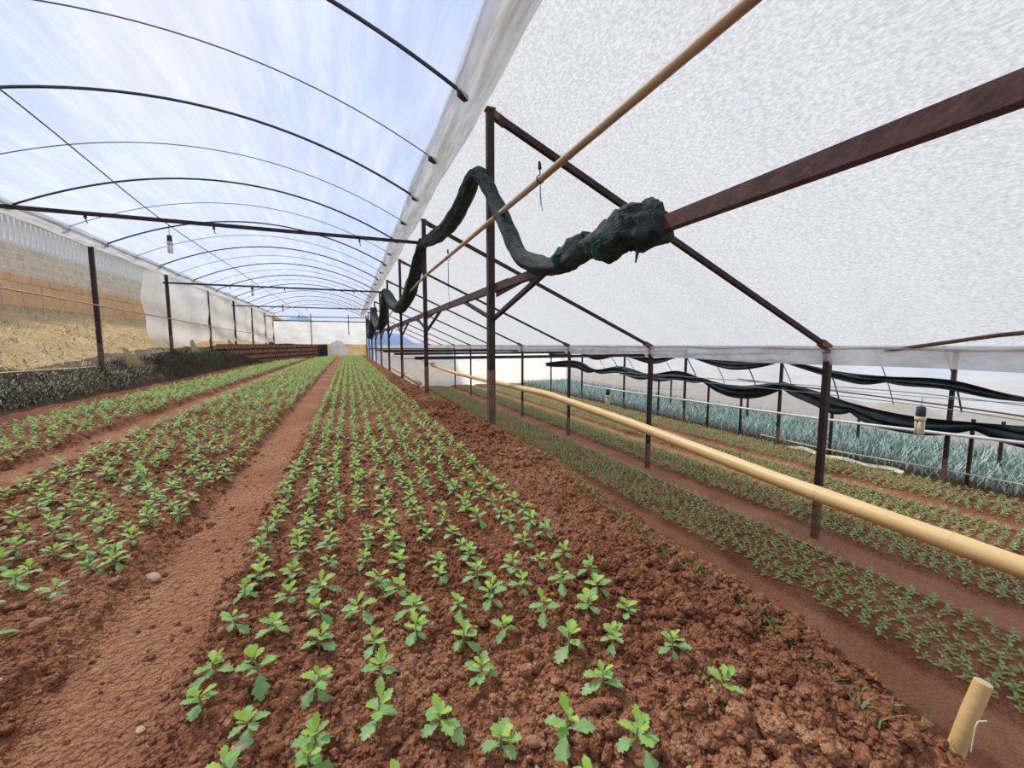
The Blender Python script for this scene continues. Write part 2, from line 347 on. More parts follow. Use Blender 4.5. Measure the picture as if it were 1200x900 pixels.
# ------------------------------------------------------------------ soil clods
def ico(sub=1):
    import bmesh
    bm = bmesh.new(); bmesh.ops.create_icosphere(bm, subdivisions=sub, radius=1)
    v = np.array([q.co[:] for q in bm.verts]); f = np.array([[q.index for q in p.verts] for p in bm.faces]); bm.free(); return v, f
IV, IF = ico(2); IV1, IF1 = ico(1)
def clod_variant(k):
    r = np.random.default_rng(100+k); v = IV.copy()
    for _ in range(7):
        d = r.normal(size=3); d /= np.linalg.norm(d); v = v-np.clip((v@d)[:, None]-.62, 0, 1)*d*.85
    return v*(1+.22*(vnoise(v[:, 0]*3+k*5, v[:, 1]*3+v[:, 2]*4)-.5))[:, None]*np.array([1, .85, .7])
CV = [clod_variant(k) for k in range(6)]
def scatter_clods(n, xr, yr, rr, name, label, pw=2.6, embed=.35, seed=1, dens=None, near=1.0):
    r = np.random.default_rng(seed)
    x = r.uniform(*xr, n*3); t = r.random(n*3); y = yr[0]*(yr[1]/yr[0])**(t**near)
    if dens is not None: keep = r.random(n*3) < dens(x, y); x, y = x[keep], y[keep]
    x, y = x[:n], y[:n]; n = len(x)
    s = rr[0]*(1-r.random(n)*(1-(rr[0]/rr[1])**pw))**(-1/pw)
    z = height(x, y)+s*(.7-embed-.35); Vs = []; Fs = []; off = 0
    for i in range(n):
        v = CV[i % 6]; a = r.uniform(0, 2*PI); c_, s_ = math.cos(a), math.sin(a); b = r.uniform(0, 6)
        c2, s2 = math.cos(b), math.sin(b)
        q = v@np.array([[1, 0, 0], [0, c2, s2], [0, -s2, c2]])@np.array([[c_, s_, 0], [-s_, c_, 0], [0, 0, 1]])
        Vs.append(q*s[i]+np.array([x[i], y[i], z[i]])); Fs.append(IF+off); off += len(v)
    o = np_mesh(name, np.concatenate(Vs), np.concatenate(Fs), ['clod'], smooth=True)
    tag(o, label, 'soil', kind='stuff'); return o
nz = lambda x, y: 1-.93*zone(x)
scatter_clods(120, (.92, 1.42), (.55, 1.35), (.022, .048), 'soil_clods', 'largest rounded soil clods on the shoulder at bottom right', 2.0, .15, seed=9)
scatter_clods(13000, (-.62, 1.6), (.6, 5.5), (.0075, .035), 'soil_crumbs', 'loose red brown crumbs and clods covering the central bed', 2.3, seed=1, dens=nz)
scatter_clods(5000, (-3.2, -.5), (1.2, 6.5), (.009, .04), 'soil_crumbs', 'loose clods of soil strewn over the bed left of the path', 2.1, seed=2, dens=nz)
scatter_clods(1500, (.9, 1.55), (.5, 1.6), (.01, .04), 'soil_clods', 'big lumpy soil clods heaped on the terrace edge at bottom right', 1.6, .25, seed=3, dens=lambda x, y: sm(.95, 1.25, x)+.1)
scatter_clods(1100, (1.05, 1.7), (3.2, 14), (.018, .06), 'soil_clods', 'dark soil clods heaped between the bed and the post row', 1.8, seed=4)
scatter_clods(420, (-1.1, -.4), (1.2, 6), (.004, .016), 'soil_crumbs', 'small crumbs of soil lying on the bare path', 2.2, seed=5)

def stone(x, y, s, label, k=0, mt='stone_small', flat=.6):
    mb = MB(); v = CV[k % 6]*np.array([1, .8, flat])*s
    mb.add([tuple(q) for q in v], [tuple(f) for f in IF]); o = mb.build('stone', mt, smooth=True)
    o.location = (x, y, float(height(np.array([x]), np.array([y]))[0])+s*flat*.3); o.rotation_euler = (0, 0, k*1.3); return tag(o, label, 'stone')
M['stone_red'] = mat('reddish stone', (.26, .12, .07), (.42, .22, .13), 25, .95, .6, 60)
for i, (x, y, s, lb, mt) in enumerate([(-.52, 1.98, .045, 'brown rounded stone at the left edge of the central bed', 'stone_red'),
    (-1.12, 2.02, .045, 'largest brown lump at the near corner of the left bed beside the path', 'stone_red'),
    (-.93, 2.42, .05, 'long tan stone at the edge of the left bed by the path', 'stone_small'),
    (-1.08, 1.72, .022, 'small pale stone beside the largest brown lump by the path', 'stone_small'),
    (-.62, 1.46, .02, 'small yellowish stone lying in the middle of the path', 'stone_small'),
    (-.30, 1.19, .03, 'tan flat stone between seedlings at the front left of the central bed', 'stone_small'),
    (-2.45, 4.0, .045, 'pale pebble lying on the second path on the left', 'cream'),
    (.42, .90, .03, 'reddish stone low in the centre near the photo\'s bottom edge', 'stone_red'),
    (-.46, 1.72, .035, 'dark red stone below the rounded one on the central bed edge', 'stone_red')]):
    stone(x, y, s, lb, i, mt)

# ------------------------------------------------------------------ plants
ST = [(0, .05), (.10, .07), (.22, .20), (.31, .66), (.37, .78), (.43, .50), (.52, .92), (.60, 1.0), (.67, .56), (.75, .78), (.81, .74), (.87, .42), (.94, .38), (1, .12)]
ST_LO = [(0, .08), (.35, .75), (.7, .7), (1, .05)]
def leaf_pts(L, W, az, e0, droop, base, fold=.3, lod=0, lob=1.0, tw=0):
    st = ST if lod == 0 else ST_LO
    cols = (-1, -.5, 0, .5, 1) if lod == 0 else (-1, 0, 1)
    pos = np.zeros(3); P = []; prev = 0; e = e0; ca, sa = math.cos(az), math.sin(az)
    for t, wd in st:
        dt = (t-prev)*L; e = e0-droop*t; pos = pos+np.array([math.cos(e)*dt, 0, math.sin(e)*dt]); prev = t
        wv = W*(wd if lob else wd)
        nrm = np.array([-math.sin(e), 0, math.cos(e)])
        for c in cols:
            sweep = .10*L*abs(c)**2*(wd > .5)
            q = pos+np.array([sweep*math.cos(e), c*wv, sweep*math.sin(e)])+nrm*(fold*abs(c)*wv-.25*fold*wv*c*c*2+tw*c*wv)
            P.append((q[0]*ca-q[1]*sa+base[0], q[0]*sa+q[1]*ca+base[1], q[2]+base[2]))
    n = len(st); k = len(cols)
    F_ = [(i*k+j, (i+1)*k+j, (i+1)*k+j+1, i*k+j+1) for i in range(n-1) for j in range(k-1)]
    return P, F_
def plant_spec(r):
    """list of leaves (L,W,az,e0,droop,base,mat) and the stem top"""
    h = r.uniform(.035, .062); n = r.integers(9, 13); lean = r.normal(0, .012, 2); out = []; a0 = r.uniform(0, 6.28)
    for i in range(n):
        f = i/(n-1); az = a0+i*2.4+r.normal(0, .25)
        L = (.055-.023*f)*r.uniform(.72, 1.2); W = L*r.uniform(.24, .33)
        e0 = -.05+1.15*f+r.normal(0, .15); dr = r.uniform(.5, 1.0)*(1-.45*f)
        z = h*(.35+.65*f); b = (lean[0]*z/h, lean[1]*z/h, z)
        out.append((L, W, az, e0, dr, b, 2 if f < .42 else (1 if f < .75 else 0)))
    return out, (lean[0], lean[1], h)
LM = ['leaf_young', 'leaf_mid', 'leaf_old']
def leaf_mesh(sp, nm='leaf'):
    mb = MB(); P, F_ = leaf_pts(*sp[:6], fold=.35); mb.add(P, F_)
    me = bpy.data.meshes.new(nm); me.from_pydata(mb.v, [], mb.f); me.materials.append(M[LM[sp[6]]])
    me.polygons.foreach_set('use_smooth', [True]*len(mb.f)); me.update(); return me
VAR = []
for k in range(14):
    r = np.random.default_rng(500+k); leaves, top = plant_spec(r)
    sm_ = MB(); sm_.tube([(0, 0, -.02), (top[0]*.5, top[1]*.5, top[2]*.5), top], [.0028, .0024, .0018], 6)
    sme = bpy.data.meshes.new('stem'); sme.from_pydata(sm_.v, [], sm_.f); sme.materials.append(M['stem']); sme.update()
    one = MB(); one.add(sm_.v, sm_.f, 3)
    for sp in leaves: P, F_ = leaf_pts(*sp[:6], fold=.35); one.add(P, F_, sp[6])
    ome = bpy.data.meshes.new('seedling'); ome.from_pydata(one.v, [], one.f)
    for m in LM+['stem']: ome.materials.append(M[m])
    ome.polygons.foreach_set('material_index', one.m); ome.polygons.foreach_set('use_smooth', [True]*len(one.f)); ome.update()
    lo = MB()
    for sp in leaves[::1]:
        P, F_ = leaf_pts(sp[0], sp[1]*.95, sp[2], sp[3], sp[4], sp[5], lod=1); lo.add(P, F_, sp[6])
    lo2 = MB()
    for sp in leaves[1::2]:
        P, F_ = leaf_pts(sp[0]*1.15, sp[1]*1.25, sp[2], sp[3], sp[4], sp[5], lod=1); lo2.add(P, F_, sp[6])
    VAR.append(dict(leaves=[leaf_mesh(sp) for sp in leaves], stem=sme, one=ome,
                    lo=(np.array(lo.v), np.array(lo.f), np.array(lo.m)), lo2=(np.array(lo2.v), np.array(lo2.f), np.array(lo2.m))))
def merge_plants(name, items, key, mats, label, cat):
    """items: (x,y,z,rot,scale,variant) merged as one uncounted mass"""
    Vs, Fs, Ms, off = [], [], [], 0
    for x, y, z, ro, s, k, vv in items:
        v, f, m = vv[key] if isinstance(vv, dict) else vv
        c_, s_ = math.cos(ro)*s, math.sin(ro)*s
        q = np.stack([v[:, 0]*c_-v[:, 1]*s_+x, v[:, 0]*s_+v[:, 1]*c_+y, v[:, 2]*s+z], 1)
        Vs.append(q); Fs.append(f+off); Ms.append(m); off += len(v)
    if not Vs: return
    o = np_mesh(name, np.concatenate(Vs), np.concatenate(Fs), mats, np.concatenate(Ms), smooth=True)
    tag(o, label, cat, kind='stuff'); return o

# upper terrace beds: (name, x of the left row, x of the right row, rows, step along, jitter)
UPB = [('central bed', -.43, .97, 10, .165, .014, .7), ('bed left of the path', -2.36, -1.04, 9, .15, .035, 1.5), ('far left bed', -4.12, -3.06, 8, .15, .035, 3.0)]
allp = []
for bn, x0, x1, nr, st, jit, ystart in UPB:
    for r_ in range(nr):
        yy = .55+random.uniform(0, st)
        while yy < 42.2:
            xx = x0+(x1-x0)*r_/(nr-1)+random.gauss(0, jit); y2 = yy+random.gauss(0, .025)
            yend = 42 if bn == 'central bed' else (41-(abs(xx)-1.0)*3.2 if bn == 'bed left of the path' else 35-(abs(xx)-3)*5)
            ok = y2 < yend
            if bn == 'central bed' and y2 < 1.05 and r_ >= 8: ok = ok and random.random() < .35
            if bn == 'bed left of the path' and y2 < 2.4 and xx > -1.2: ok = False
            if random.random() < .05: ok = False
            if ok:
                s = random.uniform(.95, 1.42)*(1 if y2 < 8 else 1.15)
                if bn != 'central bed': s *= .98
                allp.append([xx, y2, HZ(xx, y2)+.005, random.uniform(0, 6.28), s, bn, r_+1])
            yy += st*random.uniform(.85, 1.15)*(1.12 if yy < 2 else 1)
A = np.array([[p[0], p[1], p[2]+.05] for p in allp]); vis = inview(A); dist = np.linalg.norm(A-np.array([0, 0, CAM_H]), axis=1)
order = sorted([i for i in range(len(allp)) if vis[i]], key=lambda i: dist[i])
chosen = set(order[:300]); rowcount = {}
for i in sorted(chosen, key=lambda i: allp[i][1]):
    p = allp[i]; kk = (p[5], p[6]); rowcount[kk] = rowcount.get(kk, 0)+1; p.append(rowcount[kk])
detail = set(order[:110])
GRP = {'central bed': 'chrysanthemum seedlings on the central bed', 'bed left of the path': 'chrysanthemum seedlings on the bed left of the path', 'far left bed': 'chrysanthemum seedlings on the far left bed'}
for n_, i in enumerate(order[:300]):
    p = allp[i]; v = VAR[(i*5+n_) % 14]
    lb = 'chrysanthemum, %s plant from the front, %s row, %s' % (ordn(p[7]), ordn(p[6]), p[5])
    if i in detail:
        o = empty('chrysanthemum_seedling', p[:3], lb, 'seedling', GRP[p[5]], p[3]); o.scale = (p[4],)*3
        link('stem', v['stem'], o)
        for lm in v['leaves']: link('leaf', lm, o)
    else:
        o = link('chrysanthemum_seedling', v['one']); o.location = p[:3]; o.rotation_euler = (0, 0, p[3]); o.scale = (p[4],)*3
        tag(o, lb, 'seedling', GRP[p[5]])
rest = [i for i in range(len(allp)) if i not in chosen]
for bn in GRP:
    it = [(*allp[i][:5], i, VAR[i % 14]) for i in rest if allp[i][5] == bn and allp[i][1] < 14]
    merge_plants('seedling_rows', it, 'lo', LM, 'dense rows of green seedlings along the %s, nearer stretch' % bn, 'seedlings')
    it = [(*allp[i][:5], i, VAR[i % 14]) for i in rest if allp[i][5] == bn and allp[i][1] >= 14]
    merge_plants('seedling_rows', it, 'lo2', LM, 'dense rows of green seedlings along the %s, distant stretch' % bn, 'seedlings')

# lower terrace seedlings (short cross rows)
SV = []
for k in range(10):
    r = np.random.default_rng(900+k); mb = MB(); a0 = r.uniform(0, 6); n = 8
    for i in range(n):
        f = i/(n-1); L = r.uniform(.065, .095)*(1-.4*f)
        P, F_ = leaf_pts(L, L*.3, a0+i*2.4, .25+1.0*f, .7, (0, 0, .02+.05*f), lod=1); mb.add(P, F_, 1 if i % 3 == 1 else 0)
    SV.append((np.array(mb.v), np.array(mb.f), np.array(mb.m)))
SVM = []
for v, f, m in SV:
    me = bpy.data.meshes.new('small_seedling'); me.from_pydata([tuple(q) for q in v], [], [tuple(int(a) for a in q) for q in f])
    me.materials.append(M['small_a']); me.materials.append(M['small_b']); me.polygons.foreach_set('material_index', m.astype(np.int32)); me.update(); SVM.append(me)
LOWB = [('first lower bed', 5.9, 7.42), ('second lower bed', 8.38, 9.78), ('third lower bed', 10.45, 11.75), ('fourth lower bed', 12.38, 13.92)]
lowp = []
for bn, x0, x1 in LOWB:
    yy = 1.2; row = 0; nc = 13
    while yy < 33.5:
        row += 1
        for c in range(nc):
            if random.random() < .05: continue
            xx = x0+(x1-x0)*c/(nc-1)+random.gauss(0, .022); y2 = yy+random.gauss(0, .022)+.10*math.sin(c*.5)
            lowp.append([xx, y2, HZ(xx, y2), random.uniform(0, 6.28), random.uniform(.8, 1.2), bn, row, c+1])
        yy += .185
A = np.array([p[:3] for p in lowp]); vis = inview(A); dist = np.linalg.norm(A-np.array([0, 0, CAM_H]), axis=1)
# the terrace edge hides whatever lies under the line of sight over it
hid = (A[:, 2]-CAM_H) / A[:, 0] < (-.02-CAM_H)/1.62
order = sorted([i for i in range(len(lowp)) if vis[i] and not hid[i]], key=lambda i: dist[i])[:300]; chosen = set(order)
rows = {}
for i in chosen: rows.setdefault((lowp[i][5], lowp[i][6]), []).append(i)
rk = {}
for bn in [b[0] for b in LOWB]:
    for q, k in enumerate(sorted(k for k in rows if k[0] == bn)): rk[k] = q+1
for k, l in rows.items():
    for q, i in enumerate(sorted(l, key=lambda i: lowp[i][0])):
        p = lowp[i]; o = link('small_seedling', SVM[i % 10]); o.location = p[:3]; o.rotation_euler = (0, 0, p[3]); o.scale = (p[4],)*3
        tag(o, 'small seedling, %s from the left in cross row %s of the %s' % (ordn(q+1), ordn(rk[k]), p[5]), 'seedling', 'small seedlings on the '+p[5])
for bn, _, _ in LOWB:
    it = [(*lowp[i][:5], i, SV[i % 10]) for i in range(len(lowp)) if i not in chosen and lowp[i][5] == bn]
    merge_plants('small_seedling_rows', it, 0, ['small_a', 'small_b'], 'mass of small green seedlings filling the %s' % bn, 'seedlings')

# blue-green leek-like crop beyond
KV = []
for k in range(8):
    r = np.random.default_rng(1300+k); mb = MB()
    for i in range(6):
        az = r.uniform(0, 6.28); L = r.uniform(.32, .55); e = r.uniform(1.05, 1.5); wd = r.uniform(.008, .014); dr = r.uniform(.2, .9); pos = np.array([0., 0., 0.]); P = []
        for t in (0, .4, .75, 1):
            ww = wd*(1, 1, .7, .05)[(0, .4, .75, 1).index(t)]; ee = e-dr*t
            if t: pos = pos+np.array([math.cos(ee), 0, math.sin(ee)])*L*(.4, .35, .25)[(.4, .75, 1).index(t)]
            for c in (-1, 1):
                q = (pos[0], c*ww, pos[2]); P.append((q[0]*math.cos(az)-q[1]*math.sin(az), q[0]*math.sin(az)+q[1]*math.cos(az), q[2]))
        mb.add(P, [(0, 2, 3, 1), (2, 4, 5, 3), (4, 6, 7, 5)], 1 if i % 2 == 0 else 0)
    KV.append((np.array(mb.v), np.array(mb.f), np.array(mb.m)))
KVM = []
for v, f, m in KV:
    me = bpy.data.meshes.new('leek_plant'); me.from_pydata([tuple(q) for q in v], [], [tuple(int(a) for a in q) for q in f])
    me.materials.append(M['leek']); me.materials.append(M['leek_pale']); me.polygons.foreach_set('material_index', m.astype(np.int32)); me.update(); KVM.append(me)
lk = []
for r_ in range(22):
    yy = 2.5
    while yy < 34:
        xx = 14.55+r_*.22+random.gauss(0, .02); yy += random.uniform(.14, .2); lk.append([xx, yy, LOW+.02, random.uniform(0, 6.28), random.uniform(.8, 1.25), r_+1])
A = np.array([p[:3] for p in lk]); vis = inview(A); dist = np.linalg.norm(A-np.array([0, 0, CAM_H]), axis=1)
order = sorted([i for i in range(len(lk)) if vis[i]], key=lambda i: dist[i])[:300]; chosen = set(order); cnt = {}
for i in sorted(chosen, key=lambda i: lk[i][1]):
    p = lk[i]; cnt[p[5]] = cnt.get(p[5], 0)+1; o = link('leek_plant', KVM[i % 8]); o.location = p[:3]; o.rotation_euler = (0, 0, p[3]); o.scale = (p[4],)*3
    tag(o, 'upright blue-green leek plant, %s from the right in %s row behind the seedlings' % (ordn(cnt[p[5]]), ordn(p[5])), 'leek', 'leek plants at the edge of the lower terrace')
merge_plants('leek_field', [(*lk[i][:5], i, KV[i % 8]) for i in range(len(lk)) if i not in chosen], 0, ['leek', 'leek_pale'], 'dense field of blue-green leeks filling the far right terrace', 'leeks')

# ------------------------------------------------------------------ posts, rails, rafters, beams
ALLY = [5+4.75*k for k in range(9)]
POSTX = 1.7
def post(x, y, z0, z1, w_, label, group, m='steel', plate=True):
    o = empty('steel_post', (x, y, z0), label, 'post', group)
    mb = MB(); mb.bar((0, 0, -.25), (0, 0, z1-z0), w_); mb.build('shaft', m, o)
    if z1-z0 > 3:
        c = MB(); c.bar((0, 0, -.2), (0, 0, .75), w_*1.04); c.build('muddy_foot', 'pale_rust', o)
    if plate:
        c = MB(); c.bar((0, 0, z1-z0), (0, 0, z1-z0+.02), w_*1.35); c.build('top_plate', 'pale_rust', o)
    return o
for k, y in enumerate([.25-4.75*0]+ALLY):
    if k == 0: continue
    o = post(POSTX, y, HZ(POSTX, y)-.02, 3.93, .085 if k < 3 else .08, 'tall dark steel post, %s from the front in the row beside the central bed' % ordn(k), 'tall posts between the two greenhouses')
for k, y in enumerate([14.6+4.9*q for q in range(6)]):
    post(-6.3, y, HZ(-6.3, y)-.1, 3.72, .09, 'dark steel post, %s from the left along the left side sheet' % ordn(k+1), 'posts along the left side')
for k, y in enumerate([4.75+4.65*q for q in range(7)]):
    post(8.0, y, LOW, .95, .10 if k < 2 else .09, 'dark post standing in the seedling terrace, %s from the right in the eave row' % ordn(k+1), 'posts of the eave row')
for k, y in enumerate([5.35+4.35*q for q in range(6)]):
    post(13.9, y, LOW, 1.0, .08, 'slim post before the leeks, %s from the right in that row' % ordn(k+1), 'posts before the leek field', plate=False)
# far-right posts that carry the low pipe
for k, (x, y, z1) in enumerate([(14.4, 5.1, -.75), (16.6, 5.3, -1.0), (14.4, 8.3, -.75), (16.6, 8.7, -1.05), (14.4, 11.6, -.7), (14.4, 13.2, -.5), (16.8, 13.2, -.8), (14.6, 16.5, -.5), (16.8, 18.0, -.8), (18.0, 4.8, -1.1)]):
    post(x, y, LOW, z1, .065, 'short dark stake standing in the leeks, %s in order from the right' % ordn(k+1), 'short stakes in the leek field', plate=False)

mb = MB(); mb.bar((1.75, -2.5, 1.8), (1.75, 43, 1.83), .062, .085)
tag(mb.build('steel_rail', 'rust'), 'long rust red steel rail running overhead along the tall posts', 'rail')
mb = MB(); mb.bar((1.79, 4.6, 1.86), (1.79, 43, 1.95), .04)
tag(mb.build('steel_rail', 'steel'), 'thinner dark rail lying just above the rust red rail', 'rail')
# braces and gusset plates
for k, y in enumerate(ALLY[:7]):
    for s, nm in ((-1, 'near'), (1, 'far')):
        mb = MB(); mb.bar((1.73, y, 1.42), (1.75, y+s*1.55, 1.80), .045)
        tag(mb.build('brace', 'steel'), 'slanting steel brace on the %s side of the %s tall post' % (nm, ordn(k+1)), 'brace', 'braces under the rust red rail')
    mb = MB(); z = 1.74
    mb.add([(1.735, y-1.0, z+.02), (1.735, y-.1, z-.05), (1.735, y-.1, z+.06), (1.75, y-1.0, z+.02), (1.75, y-.1, z-.05), (1.75, y-.1, z+.06)], [(0, 1, 2), (5, 4, 3), (0, 3, 4, 1), (1, 4, 5, 2), (2, 5, 3, 0)])
    tag(mb.build('gusset_plate', 'steel'), 'thin triangular plate under the rail at the %s tall post' % ordn(k+1), 'plate', 'plates under the rust red rail')
# rafters of the right-hand roof
def rz(x): return 3.97-(x-1.7)*(2.9/6.3)
for k in range(9):
    y0, y1 = ALLY[k], 4.75+4.65*k
    if k == 8: y1 = y0
    o = empty('rafter', (1.7, y0, 3.9), 'dark sloping rafter of the white roof, %s from the front' % ordn(k+1), 'rafter', 'rafters under the white roof')
    mb = MB(); mb.bar((.02, 0, .0), (6.3, y1-y0, -2.86), .075 if k < 2 else .065); mb.build('tube', 'steel', o)
    mb = MB(); mb.bar((.03, 0, .0), (.20, 0, -.085), .082); mb.build('top_sleeve', 'pale_rust', o)
    mb = MB(); mb.bar((6.08, (y1-y0)*.97, -2.76), (6.34, y1-y0, -2.88), .11); mb.build('foot_bracket', 'pale_rust', o)
mb = MB(); mb.tube([(8.0, 3.9, 1.0), (7.75, 2.6, 1.22), (7.3, .6, 1.42)], .028, 8)
tag(mb.build('brace_tube', 'pale_rust'), 'thin rusty tube slanting up from the eave at the right edge', 'brace')
# cross tie beams of the left tunnel
for k, y in enumerate([9.75, 19.3, 29.0, 38.5]):
    o = empty('tie_beam', (1.66, y, 3.42), 'black horizontal tie beam across the left tunnel, %s from the front' % ordn(k+1), 'beam', 'tie beams across the left tunnel')
    mb = MB(); mb.bar((0, 0, 0), (-8.0, 0, -.02), .07, .06); mb.build('tube', 'steel', o)
    for q in (-1.35, -4.0, -5.9):
        c = MB(); c.bar((q, 0, -.03), (q, 0, -.10), .035); c.tube([(q, 0, -.09), (q+.01, .0, -.16), (q+.03, 0, -.18)], .008, 5); c.build('hook', 'steel', o)
# low tie beams of the right-hand house
for k, y in enumerate([9.75, 14.5, 19.25, 24, 33]):
    mb = MB(); mb.bar((1.45, y+.1, .78), (14.0, y-.2, .80), .085, .075)
    tag(mb.build('tie_beam', 'steel'), 'low black beam reaching right from the tall posts, %s from the front' % ordn(k+1), 'beam', 'low beams of the seedling house')

# ------------------------------------------------------------------ left tunnel: hoops and film
ACX, AHW, ARISE, AZ = -2.45, 3.72, .98, 3.88
def arch(x, y=0, off=0): return AZ+off+ARISE*(1-((x-ACX)/AHW)**2)
def hoop(y, r, label, group, m, off=0):
    pts = [(ACX+AHW*math.cos(PI*i/40)*1.0, y, 0) for i in range(41)]
    pts = [(p[0], y, arch(p[0])+off) for p in pts]
    o = empty('roof_hoop', (ACX, y, AZ), label, 'hoop', group)
    q = [(p[0]-ACX, 0, p[2]-AZ) for p in pts]
    mb = MB(); mb.tube(q, r, 8); mb.build('bow', m, o, True)
    for e in (0, 40):
        c = MB(); s = -1 if e == 0 else 1
        c.bar((q[e][0]-.05, -.03, q[e][2]-.02), (q[e][0]+.05, .05, q[e][2]-.02), .06); c.build('end_clip', 'steel', o)
    return o
for k in range(12): hoop(4.65+3.45*k, .021, 'thick dark roof hoop of the clear tunnel, %s from the front' % ordn(k+1), 'thick hoops of the clear tunnel', 'hoop', -.03)
for k in range(11): hoop(6.4+3.45*k, .009, 'thin wire hoop of the clear tunnel, %s from the front' % ordn(k+1), 'thin hoops of the clear tunnel', 'wire', -.01)
hoop(2.95, .009, 'thin wire hoop nearest the camera, above the top edge', 'thin hoops of the clear tunnel', 'wire', -.01)
def tunnel(u, v):
    x = ACX-AHW+2*AHW*u; y = -3+46.3*v
    s = .5+.5*math.cos(2*PI*(y-4.65)/3.45)
    rip = .018*math.sin(x*21+2*math.sin(y*.8))*s+.02*math.sin(x*9+y)
    return (x, y, arch(x)+.012+.03*(1-s)*0+abs(rip))
mb = MB(); mb.grid(tunnel, 150, 160)
o = mb.build('ceiling', 'film_blue', None, True); struct(o, 'clear bluish plastic film arched over the left tunnel', 'roof film')

# right-hand roof film
def roof2(u, v):
    x = 1.62+6.5*u; y = -4+47*v
    sag = .06*math.sin(PI*((y-.25)/4.7 % 1))*math.sin(PI*u)
    return (x, y, rz(x)+.075+sag+.012*math.sin(y*5+x*2)*math.sin(x*3))
mb = MB(); mb.grid(roof2, 60, 180)
o = mb.build('ceiling', 'film_white', None, True); struct(o, 'dusty white plastic roof sloping down to the right', 'roof film')

# rolled gutters
def roll_sheet(x0, x1, ztop, zlow, y0, y1, nu, nv, seed):
    def fn(u, v):
        y = y0+(y1-y0)*v; a = u*PI
        x = (x0+x1)/2-(x1-x0)/2*math.cos(a)
        z = ztop-(ztop-zlow)*math.sin(a)**.9+.015*math.sin(y*1.7+u*8+seed)+.01*math.sin(y*5+u*3)
        return (x+.015*math.sin(y*1.3+seed), y, z)
    return fn
mb = MB(); mb.grid(roll_sheet(1.17, 1.62, 4.0, 3.80, -3, 43, 20, 160, 1), 20, 160)
mb.grid(lambda u, v: (1.24+.3*u, -3+46*v, 3.97+.02*math.sin(v*90+u*5)), 4, 120)
tag(mb.build('gutter', 'gutter', None, True), 'wide wrapped plastic gutter running overhead between the two roofs', 'gutter')
mb = MB(); mb.grid(roll_sheet(-6.45, -6.1, 3.95, 3.70, -1, 43, 16, 120, 2), 16, 120)
mb.tube([(-6.12, -1+44*i/60, 3.86+.012*math.sin(i)) for i in range(61)], .03, 8)
tag(mb.build('gutter', 'gutter', None, True), 'plastic-wrapped gutter along the left side of the clear tunnel', 'gutter')
def hemf(u, v):
    y = -3+46*v; fl = .5+.5*math.sin(y*1.35)
    return (8.0-.06*math.sin(u*PI)+.02*math.sin(y*3+u*4), y, 1.08-.33*u-.03*fl*u)
mb = MB(); mb.grid(hemf, 8, 220)
mb.tube([(7.93, -3+46*i/150, 1.03+.012*math.sin(i*.9)) for i in range(151)], .022, 6)
tag(mb.build('gutter', 'hem', None, True), 'pale plastic eave gutter hanging level along the low side of white roof', 'gutter')

# ------------------------------------------------------------------ bamboo
def bamboo(name, pts, r0, r1, mt, label, seg=.42, cutend=False):
    P = [Vector(p) for p in pts]; n = len(P)-1; L = sum((P[i+1]-P[i]).length for i in range(n)); root = P[0]
    def at(s):
        for i in range(n):
            l = (P[i+1]-P[i]).length
            if s <= l or i == n-1: return P[i].lerp(P[i+1], min(1, s/l))
            s -= l
    o = empty(name, tuple(root), label, 'bamboo pole'); q = []; R = []; k = int(L/seg)*6
    nodes = []
    for i in range(k+1):
        s = L*i/k; p = at(s)-root; q.append(tuple(p)); rr = r0+(r1-r0)*i/k
        R.append(rr*(1.0 if i % 6 else 1.05))
        if i % 6 == 0 and 0 < i < k: nodes.append((p, rr, (at(min(L, s+.05))-at(max(0, s-.05))).normalized()))
    mb = MB(); mb.tube(q, R, 16); mb.build('culm', mt, o, True)
    for p, rr, d in nodes[:60]:
        c = MB(); c.tube([tuple(p-d*.005), tuple(p-d*.002), tuple(p+d*.002), tuple(p+d*.005)], [rr*1.01, rr*1.06, rr*1.06, rr*1.01], 14); c.build('node_ring', 'bamboo_node', o, True)
    return o
bamboo('bamboo_pole', [(1.85, -.6, .43), (1.85, .5, .435), (1.85, 1.3, .47), (1.85, 2.4, .545), (1.86, 3.7, .60), (1.9, 5.3, .57), (1.9, 7.4, .55), (1.86, 10.0, .60)], .034, .027, 'bamboo', 'thick yellow bamboo pole used as a low railing beyond the tall posts')
bamboo('bamboo_pole', [(1.86, 9.7, .64), (1.84, 12, .72), (1.84, 15, .62), (1.86, 20, .60)], .035, .028, 'bamboo', 'further length of yellow bamboo railing behind the second tall post')
bamboo('bamboo_pole', [(1.6, -.5, 2.52), (1.6, 1.34, 2.52), (1.6, 3.24, 2.525), (1.61, 5, 2.55), (1.6, 9, 2.58), (1.62, 13, 2.52), (1.62, 18, 2.3)], .031, .022, 'bamboo_pale', 'slim pale bamboo pole tied overhead along the tall posts')
